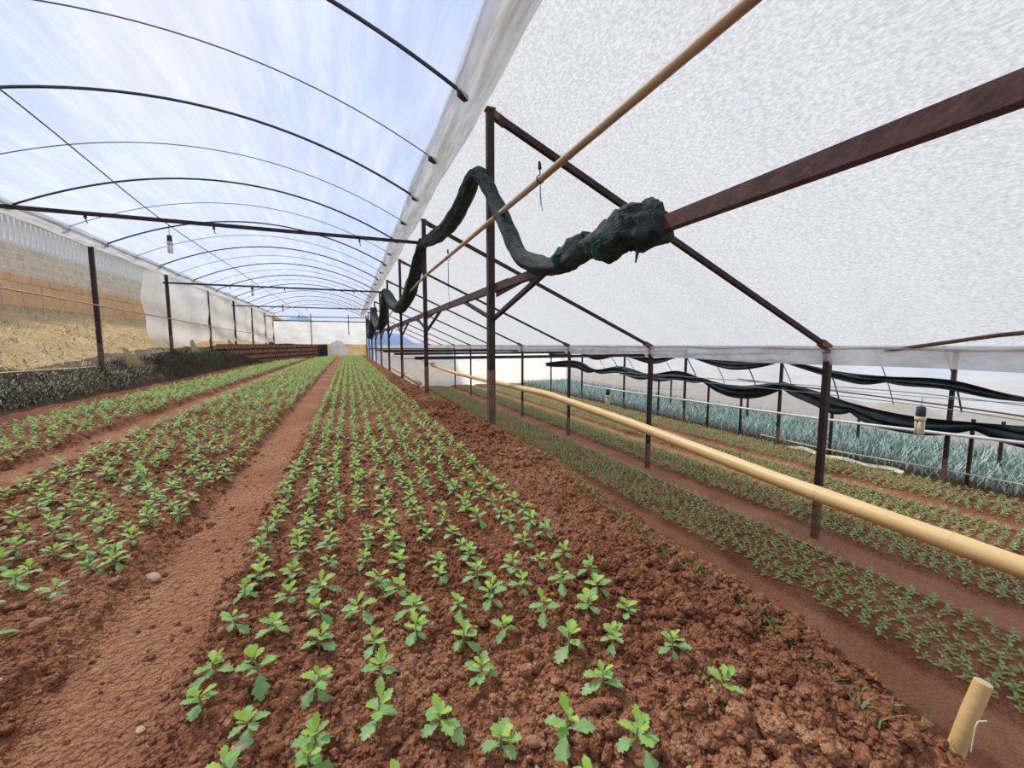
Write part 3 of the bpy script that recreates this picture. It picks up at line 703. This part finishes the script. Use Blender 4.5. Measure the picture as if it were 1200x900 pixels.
# wire ties on the overhead pole
for k, (y, lb) in enumerate([(3.35, 'wire tie knotted round the overhead bamboo pole, nearest one'), (6.9, 'wire tie with long loose ends further along the overhead bamboo pole')]):
    mb = MB(); z = 2.53
    for q in range(3): mb.tube([(1.6+.036*math.cos(t*.7), y+.006*q, z+.036*math.sin(t*.7)) for t in range(10)], .003, 5)
    mb.tube([(1.6, y, z), (1.61, y+.03, z+.05), (1.6, y+.02, z+.10)], .006, 6); mb.tube([(1.6, y+.015, z+.09), (1.6, y+.025, z+.15)], [.018, .012], 6)
    mb.tube([(1.6, y, z), (1.58, y-.06, z+.01), (1.6, y-.1, z-.0)], .003, 5); mb.tube([(1.6, y, z), (1.62, y+.07, z+.02), (1.62, y+.12, z+.05)], .003, 5)
    dz = .28 if k == 0 else .75
    mb.tube([(1.6, y, z-.02), (1.59, y-.02, z-dz*.5), (1.6, y-.04, z-dz)], .003, 5); mb.tube([(1.6, y, z-.02), (1.61, y+.03, z-dz*.4), (1.6, y+.0, z-dz*.8)], .003, 5)
    tag(mb.build('wire_tie', 'net'), lb, 'wire tie', 'wire ties on the overhead bamboo')
# cut stake bottom right
o = empty('bamboo_stake', (1.665, .548, -.10), 'short cut bamboo stake leaning in the soil at bottom right', 'stake')
mb = MB(); mb.tube([(-.02, .01, -.1), (.022, -.010, .105), (.045, -.022, .205)], [.0215, .021, .0205], 18, cap=False); mb.build('culm', 'bamboo', o, True)
mb = MB(); mb.tube([(.045, -.022, .205), (.0453, -.0222, .2065)], [.0207, .019], 18); mb.build('cut_end', 'bamboo_cut', o)

# ------------------------------------------------------------------ shade net bundles
def smooth_path(P, n=6):
    P = [Vector(p) for p in P]; out = []
    for i in range(len(P)-1):
        a, b, c, d = P[max(0, i-1)], P[i], P[i+1], P[min(len(P)-1, i+2)]
        for k in range(n):
            t = k/n; out.append(.5*((2*b)+(c-a)*t+(2*a-5*b+4*c-d)*t*t+(3*b-a-3*c+d)*t*t*t))
    return out+[P[-1]]
def net_roll(pts, rad, seed, n=6, sides=22, sy=1.0):
    P = smooth_path(pts, n); L = len(P); R = [rad[min(len(rad)-1, int(i*len(rad)/L))] if len(rad) != len(pts) else (lambda f: rad[int(f)]*(1-(f % 1))+rad[min(len(rad)-1, int(f)+1)]*(f % 1))(i/(L-1)*(len(rad)-1)) for i in range(L)]
    r = np.random.default_rng(seed); ph = r.uniform(0, 6, 6)
    def fn(i, t):
        return .95+.12*math.sin(3*t+i*.11+ph[0])+.09*math.sin(6*t-i*.13+ph[1])+.05*math.sin(i*.7+2*t+ph[2])+.07*math.sin(9*t+i*.09+ph[3])+.03*math.sin(i*1.5+ph[4]+t)
    mb = MB(); mb.tube([tuple(p) for p in P], R, sides, fn=fn, sy=sy); return mb
root = empty('shade_net', (1.68, 3.2, 1.8), 'dark green shade net knotted round the rail and draped over the nearest tall post', 'shade net')
def rel(pts): return [(p[0]-1.68, p[1]-3.2, p[2]-1.8) for p in pts]
net_roll(rel([(1.68, 3.35, 1.80), (1.68, 3.1, 1.78), (1.68, 2.85, 1.81), (1.68, 2.65, 1.84)]), [.05, .095, .11, .09], 1, 8).build('wrap', 'net', root, True)
net_roll(rel([(1.68, 2.72, 1.84), (1.67, 2.5, 1.80), (1.67, 2.32, 1.81), (1.68, 2.18, 1.86), (1.70, 2.08, 1.90)]), [.07, .125, .135, .12, .06], 2, 8).build('wrap', 'net', root, True)
net_roll(rel([(1.70, 2.38, 1.84), (1.71, 2.26, 1.86), (1.72, 2.14, 1.83), (1.73, 2.02, 1.80), (1.73, 1.95, 1.80)]), [.06, .13, .15, .12, .06], 3, 8).build('knot', 'net', root, True)
net_roll(rel([(1.62, 2.38, 1.86), (1.57, 2.36, 1.76), (1.59, 2.42, 1.68)]), [.03, .06, .04], 4, 8, sy=.6).build('green_fold', 'net_green', root, True)
net_roll(rel([(1.62, 3.02, 1.88), (1.585, 3.0, 1.80), (1.61, 3.05, 1.72)]), [.02, .035, .02], 5, 6, sy=.6).build('green_fold', 'net_green', root, True)
mb = MB(); mb.tube(rel([(1.66, 2.12, 1.72), (1.66, 2.1, 1.66), (1.655, 2.11, 1.60)]), [.006, .012, .005], 6); mb.build('cord_end', 'net', root)
net_roll(rel([(1.66, 2.95, 1.74), (1.65, 3.2, 1.76), (1.65, 3.55, 1.84), (1.64, 3.95, 2.02), (1.64, 4.28, 2.36), (1.64, 4.62, 2.72), (1.62, 4.92, 3.05), (1.60, 5.15, 3.22)]), [.055, .07, .085, .08, .085, .085, .085, .07], 6, 7).build('hanging_length', 'net', root, True)
net_roll(rel([(1.62, 4.95, 3.12), (1.60, 5.3, 3.27), (1.62, 5.8, 3.18), (1.63, 6.6, 3.08), (1.63, 7.6, 3.10), (1.64, 8.6, 3.22), (1.64, 9.6, 3.36)]), [.06, .10, .11, .125, .13, .12, .09], 7, 8).build('hanging_length', 'net', root, True)
root = empty('shade_net', (1.66, 10, 3.3), 'dark shade net swagged from beam end to beam end along the far tall posts', 'shade net')
def rel2(pts): return [(p[0]-1.66, p[1]-10, p[2]-3.3) for p in pts]
pp = [(1.64, 9.55, 3.40), (1.63, 10.2, 3.15), (1.64, 11.2, 2.75), (1.66, 12.6, 2.42), (1.66, 14.8, 2.35), (1.66, 17.0, 2.75), (1.64, 19.2, 3.42), (1.66, 20.2, 3.1), (1.66, 22, 2.3), (1.66, 25, 2.1), (1.66, 28, 2.8), (1.66, 29, 3.4), (1.66, 30.5, 2.6), (1.66, 33, 1.9), (1.66, 36.5, 1.9), (1.66, 38.5, 3.2)]
net_roll(rel2(pp), [.10, .14, .16, .17, .17, .2, .16, .2, .22, .22, .22, .2, .24, .24, .24, .2], 8, 8).build('swag', 'net', root, True)
mb = MB(); mb.tube(rel([(1.57, 6.1, 3.32), (1.52, 6.2, 3.15), (1.55, 6.25, 3.0), (1.6, 6.3, 2.95)]), .006, 5)
mb = net_roll([(0, 0, 0), (.01, .02, -.15), (0, 0, -.3)], [.004, .004, .004], 9)
# right-hand black nets: hung cloth swags between the far posts
def swag_cloth(pts, h0, label, seed):
    P = smooth_path(pts, 10); n = len(P); mb = MB(); r = random.Random(seed); a = r.uniform(0, 6); m = 14
    def fn(u, v):
        f = u*(n-1); p = P[int(f)].lerp(P[min(n-1, int(f)+1)], f % 1); tie = .35+.65*abs(math.sin(PI*f/20+a*.0))
        d = h0*2.1*tie*(1+.15*math.sin(f*.31+a)); fold = .07*math.sin(4.2*PI*v+.12*f+a)+.03*math.sin(9*PI*v-f*.1)
        return (p.x+fold-.05, p.y, p.z+h0*.6-d*v+.03*math.sin(3*PI*v+f*.2))
    mb.grid(fn, n-1, m); mb.grid(lambda u, v: tuple(Vector(fn(u, v))+Vector((.12, 0, -.03+.06*v))), n-1, m)
    return tag(mb.build('shade_net', 'net_black', None, True), label, 'shade net', 'black nets slung along the lower posts')
swag_cloth([(13.75, 1.5, .1), (13.75, 3.4, -.20), (13.75, 4.1, -.12), (13.75, 5.3, .16), (13.75, 6.6, .12), (13.75, 7.8, .22), (13.75, 9.6, .55)], .14, 'black net swag before the far wall, upper run at right', 1)
swag_cloth([(13.75, 9.6, .52), (13.75, 11.8, .38), (13.75, 14, .60), (13.75, 16, .38), (13.75, 18.4, .56), (13.75, 21, .4), (13.75, 23, .55), (13.75, 27, .4)], .13, 'black net swag before the far wall, upper run further left', 2)
swag_cloth([(13.7, 1.5, -.7), (13.7, 3.4, -.82), (13.7, 4.8, -.86), (13.7, 6.2, -.90), (13.7, 7.4, -.80), (13.7, 8.4, -.52), (13.7, 9.5, -.30)], .28, 'black net swag above the leeks, lower run at right', 3)
swag_cloth([(13.7, 9.5, -.32), (13.7, 11.2, -.62), (13.7, 12.8, -.42), (13.7, 14.2, -.2), (13.7, 16.2, -.5), (13.7, 18.6, -.2), (13.7, 21, -.5), (13.7, 23.2, -.1), (13.7, 27.5, -.4)], .24, 'black net swag above the leeks, lower run further left', 4)

# ------------------------------------------------------------------ pipes, wires and lamps
def line(name, pts, r, m, label, cat, sides=8):
    mb = MB(); mb.tube([tuple(p) for p in smooth_path(pts, 5)], r, sides); return tag(mb.build(name, m, None, True), label, cat)
line('water_pipe', [(12.0, 1.5, -.70), (12, 3.5, -.78), (12, 7.2, -.93), (12, 12.2, -1.03), (12, 18.1, -1.12), (12, 19.5, -1.1)], .034, 'pvc', 'white water pipe strung level above the lower seedling beds', 'pipe')
line('water_pipe', [(-6.2, 4, 2.25), (-6.2, 11.4, 2.19), (-6.2, 16, 2.12), (-6.2, 20.4, 2.05), (-6.2, 26, 1.95), (-6.2, 34, 1.9), (-6.2, 42, 1.95)], .02, 'bamboo_pale', 'thin pale pipe fixed along the left posts at mid height', 'pipe')
line('rope', [(14.0, 2.5, -2.0), (14, 5.5, -2.08), (14, 8.0, -2.2), (14.0, 10.4, -2.2)], .018, 'cream', 'pale cord stretched low along the front of the leeks', 'cord')
line('wire', [(13.0, 2, -.30), (13.3, 5.6, -.12), (13.3, 10, -.2), (13.3, 18, -.35)], .012, 'wire', 'upper thin wire stretched before the black nets', 'wire')
line('wire', [(13.0, 2, -.62), (13.3, 5.6, -.42), (13.3, 10, -.40), (13.3, 18, -.5)], .012, 'wire', 'lower thin wire stretched before the black nets', 'wire')
line('steel_tube', [(14.6, 2, -.75), (14.6, 5.6, -.50), (14.6, 12, -.28)], .022, 'pale_rust', 'rusty tube running level behind the black nets', 'tube')
line('support_wire', [(-3.1, 3, 3.66), (-3.1, 6, 3.60), (-3.1, 9.75, 3.37), (-3.1, 15, 3.38), (-3.1, 19.3, 3.33), (-3.1, 24, 3.36), (-3.1, 29, 3.33), (-3.1, 38.5, 3.33)], .008, 'hoop', 'thin dark lamp wire running along the left tunnel roof', 'wire')
for y in (6.0, 14.9):
    pass
def lamp(x, y, ztop, z0, z1, r, label, tube_m, group):
    """socket top z0, tube bottom z1, hung from ztop"""
    o = empty('hanging_lamp', (x, y, z0), label, 'lamp', group)
    c = MB(); c.tube([(0, 0, 0), (.004, 0, (ztop-z0)*.5), (0, 0, ztop-z0)], .005, 5); c.build('cord', 'socket', o)
    h = (z0-z1); s = MB(); s.tube([(0, 0, 0), (0, 0, -.03*h), (0, 0, -.32*h), (0, 0, -.36*h)], [r*.5, r*.8, r*.85, r*.75], 12); s.build('socket', 'socket', o, True)
    s = MB(); s.tube([(0, 0, -.35*h), (0, 0, -.38*h), (0, 0, -.5*h)], [r*.7, r, r*.95], 12); s.build('collar', tube_m, o, True)
    for q in range(4):
        a = q*PI/2+.4; t = MB(); cx_, cy_ = r*.55*math.cos(a), r*.55*math.sin(a)
        t.tube([(cx_, cy_, -.48*h), (cx_, cy_, -.96*h), (cx_*.9, cy_*.9, -h)], [r*.33, r*.33, r*.15], 8); t.build('tube', tube_m, o, True)
    return o
for k, y in enumerate([9.9, 17.2, 24.5, 32]):
    lamp(-3.1, y, 3.37, 3.18-.02*k, 2.84-.02*k, .05, 'white energy-saving lamp hanging under the clear tunnel, %s from the front' % ordn(k+1), 'lamp_glass', 'lamps in the left tunnel')
lamp(10.0, 4.25, .12, -.06, -.60, .085, 'yellowed lamp with black socket hanging at the right over the pipe', 'lamp_yellow', 'lamps over the lower terrace')
lamp(10.0, 14.3, -.55, -.75, -1.45, .11, 'pale lamp hanging over the lower terrace beside the bamboo rail', 'lamp_yellow', 'lamps over the lower terrace')
line('wire', [(10, 1.5, .25), (10, 4.25, .12), (10, 9.3, .1)], .006, 'wire', 'thin wire that carries the yellowed lamp', 'wire', 5)
line('wire', [(10, 10, -.35), (10, 14.3, -.55), (10, 19, -.3)], .006, 'wire', 'thin wire that carries the pale lamp further off', 'wire', 5)

# ------------------------------------------------------------------ left side: net, sheets, bank, outside wall
def sidenet(u, v):
    y = -1+20.2*u; zb = .50+.05*abs(math.sin((y-5)*.33))+.25*float(sm(13, 14.5, np.array(y)))*0+.3*float(sm(16, 19, np.array(y)))
    return (-6.36+.03*math.sin(y*2+v*3), y, zb+(3.74-zb)*v)
mb = MB(); mb.grid(sidenet, 80, 8)
o = mb.build('side_net', 'net_side', None, True); tag(o, 'see-through mesh side net in front of the straw slope', 'net')
mb = MB(); mb.tube([sidenet(i/80, 0) for i in range(81)], .014, 6); h = mb.build('hem', 'cream', o, True)
def sidesheet(u, v):
    y = 18.2+24.6*u; zb = 1.06+.22*float(sm(20, 26, np.array(y)))+.05*math.sin(y*1.1)
    zz = zb+(3.78-zb)*v; b = 1-v
    edge = .9*math.sin(PI*v)**.5*(u < .001)
    return (-6.33+.05*math.sin(y*1.8+v*2)+.06*math.sin(v*14+y*.5)*b, y-edge, zz)
mb = MB(); mb.grid(sidesheet, 110, 26)
tag(mb.build('side_sheet', 'film_side', None, True), 'wrinkled white plastic side sheet along the far left posts', 'plastic sheet')
# white fence wall outside
mb = MB(); mb.bar((-10.2, -2, 3.87), (-10.2, 31, 3.87), .30, 1.0); w1 = mb.build('wall_left', 'stone_wall'); struct(w1, 'pale rubble stone top of the retaining wall outside', 'wall')
mb = MB(); mb.bar((-10.2, -2, 2.55), (-10.2, 31, 2.55), .34, 1.68); w2 = mb.build('wall_left', 'orange_wall'); struct(w2, 'orange block retaining wall outside the left side', 'wall')
fo = empty('fence', (-10.2, 0, 4.37), 'white concrete baluster fence on top of the stone wall', 'fence')
mb = MB(); mb.bar((0, -2, .08), (0, 29.5, .08), .16, .10); mb.build('bottom_rail', 'white_paint', fo)
mb = MB(); mb.bar((0, -2, 1.0), (0, 29.5, 1.0), .2, .12); mb.build('top_rail', 'white_paint', fo)
bm_ = MB(); bm_.tube([(0, 0, .12), (0, 0, .2), (0, 0, .5), (0, 0, .85), (0, 0, .95)], [.05, .055, .075, .05, .06], 8)
b0 = bm_.build('baluster', 'white_paint', fo, True); ylist = [10+.26*i for i in range(74)]
b0.location = (0, ylist[0], 0)
for y in ylist[1:]:
    c = b0.copy(); C.objects.link(c); c.parent = fo; c.location = (0, y, 0)
# frayed netting round the post feet
for k, (y, z0, z1, lb) in enumerate([(15.3, .95, .25, 'frayed straw coloured netting hanging at the foot of the first left post'), (20.9, 1.25, .15, 'long frayed netting hanging over the bank at the second left post'), (26.6, 1.3, .75, 'frayed netting tuft at the third left post')]):
    r = random.Random(k); mb = MB()
    for q in range(150):
        a = r.gauss(0, .12); b = r.gauss(0, .10); t = r.uniform(.55, 1.05); zz = z1+(z0-z1)*(1-t)
        mb.tube([(-6.05+r.gauss(0, .02), y+a*.3, z0+r.uniform(-.04, .06)), (-5.98+b*.4, y+a*.7+.05, z0+(zz-z0)*.5), (-5.88+b, y+a+.12+r.gauss(0, .04), zz)], [.005, .009, .003], 4, cap=False)
    tag(mb.build('frayed_netting', 'net_rag'), lb, 'netting', 'frayed netting at the left posts')
# bank weeds: uncounted blades
def blades(n, fx, fy, hl, name, label, mats, seed, wd=.012, up=.5, mode=0, cat='weeds'):
    r = np.random.default_rng(seed); x = fx(r, n); y = fy(r, n); z = height(x, y); Vs = np.zeros((n, 6, 3)); az = r.uniform(0, 2*PI, n)
    L = r.uniform(hl[0], hl[1], n); e = r.normal(up, .45, n); wv = wd*r.uniform(.6, 1.4, n); d = np.stack([np.cos(az), np.sin(az)], 1); pz = np.stack([-np.sin(az), np.cos(az)], 1)
    if mode: d[:, 0] = np.abs(d[:, 0])
    p = np.stack([x, y, z-.01], 1)
    for k, t in enumerate((0, .55, 1)):
        ee = e-t*1.0*(1 if mode == 0 else 1.6); hz = L*t*np.cos(ee*.7); vz = L*t*np.sin(e-t*(.45 if mode == 0 else .95))
        c = p+np.stack([d[:, 0]*hz*.7, d[:, 1]*hz*.7, vz], 1); ww = wv*(1, .8, .1)[k]
        Vs[:, 2*k] = c; Vs[:, 2*k+1] = c; Vs[:, 2*k, :2] += pz*ww[:, None]; Vs[:, 2*k+1, :2] -= pz*ww[:, None]
    b = np.arange(n)[:, None]*6; F1 = b+np.array([0, 2, 3, 1]); F2 = b+np.array([2, 4, 5, 3]); mi = r.integers(0, len(mats), n)
    o = np_mesh(name, Vs.reshape(-1, 3), np.concatenate([F1, F2]), mats, np.concatenate([mi, mi]))
    return tag(o, label, cat, kind='stuff')
yb = lambda r, n: 6*(25/6)**r.random(n)
blades(30000, lambda r, n: r.uniform(-6.5, -5.1, n), yb, (.08, .30), 'bank_weeds', 'dark green weeds and roots covering the left bank', ['weed_dark', 'weed_dark', 'weed_dark', 'weed_dry'], 11, .0055, .6, 1)
blades(2200, lambda r, n: r.uniform(-6.4, -5.4, n), lambda r, n: r.uniform(19, 31, n), (.1, .35), 'bank_weeds', 'brighter green weeds on the far stretch of the left bank', ['weed', 'weed_dark'], 12, .016, .9, 1)
blades(9000, lambda r, n: r.uniform(-10, -6.5, n), lambda r, n: 4*(22/4)**r.random(n), (.08, .3), 'straw_grass', 'dry yellow straw grass on the slope behind the mesh net', ['straw', 'weed_dry', 'straw'], 13, .016, .5, 1, 'dry grass')
def cy(r, n): return .55*(9/.55)**r.random(n)
def crest_blades(y): return 1.43+.22*(sm(.8, 3.5, y)-sm(5, 9, y))-.14*(1-sm(.4, 1.0, y))
YC = cy(np.random.default_rng(5), 3200)
blades(3200, lambda r, n: crest_blades(YC)-.03+r.normal(0, .03, n), lambda r, n: YC, (.02, .075), 'edge_weeds', 'low weeds and dry stalks along the terrace edge', ['weed', 'weed_dry', 'weed', 'weed_dry'], 14, .004, .7)
blades(160, lambda r, n: r.normal(1.01, .016, n), lambda r, n: r.normal(.885, .022, n), (.012, .035), 'small_weeds', 'small patch of round green weeds on the soil at lower right', ['weed', 'leaf_mid'], 15, .005, .6)
blades(150, lambda r, n: r.uniform(1.0, 1.5, n), lambda r, n: .9+r.random(n)*1.7, (.01, .025), 'small_weeds', 'sparse tiny weeds dotted over the bare right shoulder', ['weed', 'weed_dry'], 16, .004, .6)
# grass tuft + bent straw beside the stake
mb = MB()
for q, (dx, dy, h_) in enumerate([(0, 0, .075), (.02, .01, .05), (-.015, 0, .06), (.01, -.01, .045), (.05, -.01, .04), (.07, 0, .03), (-.03, -.01, .035)]):
    x, y = 1.50+dx*1.4, .55+dy; z = float(height(np.array([x]), np.array([y]))[0])-.005; h_ = h_*1.5; mb.add([(x-.004, y, z), (x+.004, y, z), (x+dx*.8-.012, y, z+h_*.6), (x+dx*.8-.002, y, z+h_*.6), (x+dx*1.6-.022, y-.01, z+h_)], [(0, 1, 3, 2), (2, 3, 4)])
tag(mb.build('grass_tuft', 'weed'), 'green grass tuft at the foot of the cut bamboo stake', 'grass')
mb = MB(); mb.tube([(1.60, .50, -.05), (1.603, .498, .03), (1.608, .496, .045), (1.64, .49, .04)], .0018, 5)
tag(mb.build('dry_stalk', 'cream'), 'bent pale dry stalk beside the grass tuft', 'stalk')

# brick retaining wall at the far left end, curving in
mb = MB(); cur = smooth_path([(-5.6, 24, 0), (-5.2, 28, 0), (-4.6, 32, 0), (-3.4, 37.5, 0), (-1.9, 42, 0)], 8)
vs = []; 
for p in cur:
    for dx, z in ((0, -.15), (0, 1.12), (-.4, 1.12), (-.4, -.15)): vs.append((p.x+dx, p.y, z))
n = len(cur); fs = [(i*4+k, i*4+k+1, (i+1)*4+k+1, (i+1)*4+k) for i in range(n-1) for k in range(3)]+[(0, 3, 2, 1), (n*4-4, n*4-3, n*4-2, n*4-1)]
mb.add(vs, fs); struct(mb.build('wall_back', 'block_wall'), 'low brown block wall at the far end of the left beds', 'wall')
mb = MB(); mb.grid(lambda u, v: (-2.9+1.1*u, 39.4+2.5*u+.05*math.sin(u*30), .02+1.05*v+.05*math.sin(u*9)*v), 16, 8)
tag(mb.build('black_cloth', 'net_black'), 'black cloth hung over the end of the brown block wall', 'cloth')
# plastic heap at the end
mb = MB()
def heap(u, v):
    a = u*2*PI; e = v*PI/2; k = 1+.18*math.sin(a*3+v*5)+.1*math.sin(a*7)
    return (-.95+.85*math.cos(a)*math.cos(e)*k, 42.4+.6*math.sin(a)*math.cos(e)*k, 1.25*math.sin(e)**.8*k-.05)
mb.grid(heap, 28, 12); tag(mb.build('plastic_heap', 'film_side', None, True), 'crumpled white plastic sheet draped at the far end of the tunnel', 'plastic sheet')
# end wall sheets
mb = MB(); mb.grid(lambda u, v: (-6.3+8.0*u, 43.4+.08*math.sin(u*25+v*4), 1.15+2.15*v+.05*math.sin(u*12)), 60, 12)
struct(mb.build('wall_far', 'film_side', None, True), 'white plastic sheet closing the far end of the left tunnel', 'wall')
mb = MB(); mb.bar((-6.3, 43.3, 3.3), (1.7, 43.3, 3.3), .08)
for x in (-3.2, .1): mb.bar((x, 43.3, 2.0 if x > 0 else 0), (x, 43.3, 4.0), .07)
tag(mb.build('end_frame', 'steel'), 'dark frame of the far end wall', 'frame')
# lower terrace end and far side sheets
mb = MB(); mb.grid(lambda u, v: (1.9+18*u, 35+.1*math.sin(u*40), LOW-.05+3.6*v), 60, 14)
struct(mb.build('wall_far', 'film_wall', None, True), 'hazy plastic sheet closing the far end of the seedling terrace', 'wall')
def slant(u, v):
    y = -2+37*u; x = 18.0+1.6*v; return (x+.05*math.sin(y*3+v*6), y, 1.0-2.2*v**1.1+.04*math.sin(y*2.3))
mb = MB(); mb.grid(slant, 120, 12); struct(mb.build('wall_right', 'film_wall', None, True), 'bluish sloping plastic side beyond the leeks', 'wall')
mb = MB(); mb.grid(lambda u, v: (19.6+.04*math.sin(u*200), -2+37*u, -1.2-1.35*v), 120, 6)
struct(mb.build('wall_right', 'film_side', None, True), 'pale low sheet behind the leek field', 'wall')
for k in range(14):
    y = 3.4+1.9*k; mb = MB(); mb.tube([(17.9, y, 1.05), (18.6, y, .15), (19.1, y, -.55), (19.45, y, -1.2)], .018 if k % 2 else .028, 6)
    tag(mb.build('side_hoop', 'hoop', None, True), 'slanting hoop of the bluish side beyond the leeks, %s from the right' % ordn(k+1), 'hoop', 'hoops beyond the leek field')
mb = MB(); mb.grid(lambda u, v: (8.1+5.9*u, -3+38*v, 1.1+1.3*math.sin(PI*u)), 24, 60); struct(mb.build('ceiling', 'film_blue', None, True), 'unseen clear film added over the far seedling beds', 'roof film')  # unseen roof film, added to keep the light over these beds consistent
mb = MB(); mb.grid(lambda u, v: (14.0+4.0*u, -3+38*v, 1.1-.1*u+.5*math.sin(PI*u)), 16, 60); struct(mb.build('ceiling', 'film_blue', None, True), 'clear film over the leek field', 'roof film')
# ledge cloth at the leek edge, pale pole and rubble between the posts
mb = MB(); mb.grid(lambda u, v: (13.95+.2*v+.08*math.sin(u*9), 6.2+3.2*u, LOW+.06+.08*math.sin(PI*v)+.03*math.sin(u*17)), 40, 6)
tag(mb.build('edge_cloth', 'cream', None, True), 'crumpled tan cloth strip along the edge of the leek field', 'cloth')
mb = MB(); mb.tube([(1.8, 11.5, .02), (1.78, 15, .08), (1.76, 19, .08)], [.07, .06, .05], 10); tag(mb.build('log', 'bamboo_pale', None, True), 'pale pole lying along the ground by the second tall post', 'pole')
# blue hill in the gable
def hill(u, v):
    x = -120+240*u; a = 1+.25*math.sin(u*5+.6)+.12*math.sin(u*23)+.05*math.sin(u*57); return (x, 330+60*v, -20+(31*a+4)*math.sin(PI*v*.5))
M['hill'] = mat('distant blue hill', (.20, .28, .42), (.26, .34, .48), .05, 1)
mb = MB(); mb.grid(hill, 80, 8); struct(mb.build('distant_hill', 'hill', None, True), 'blue distant hill seen through the open gable', 'hill')
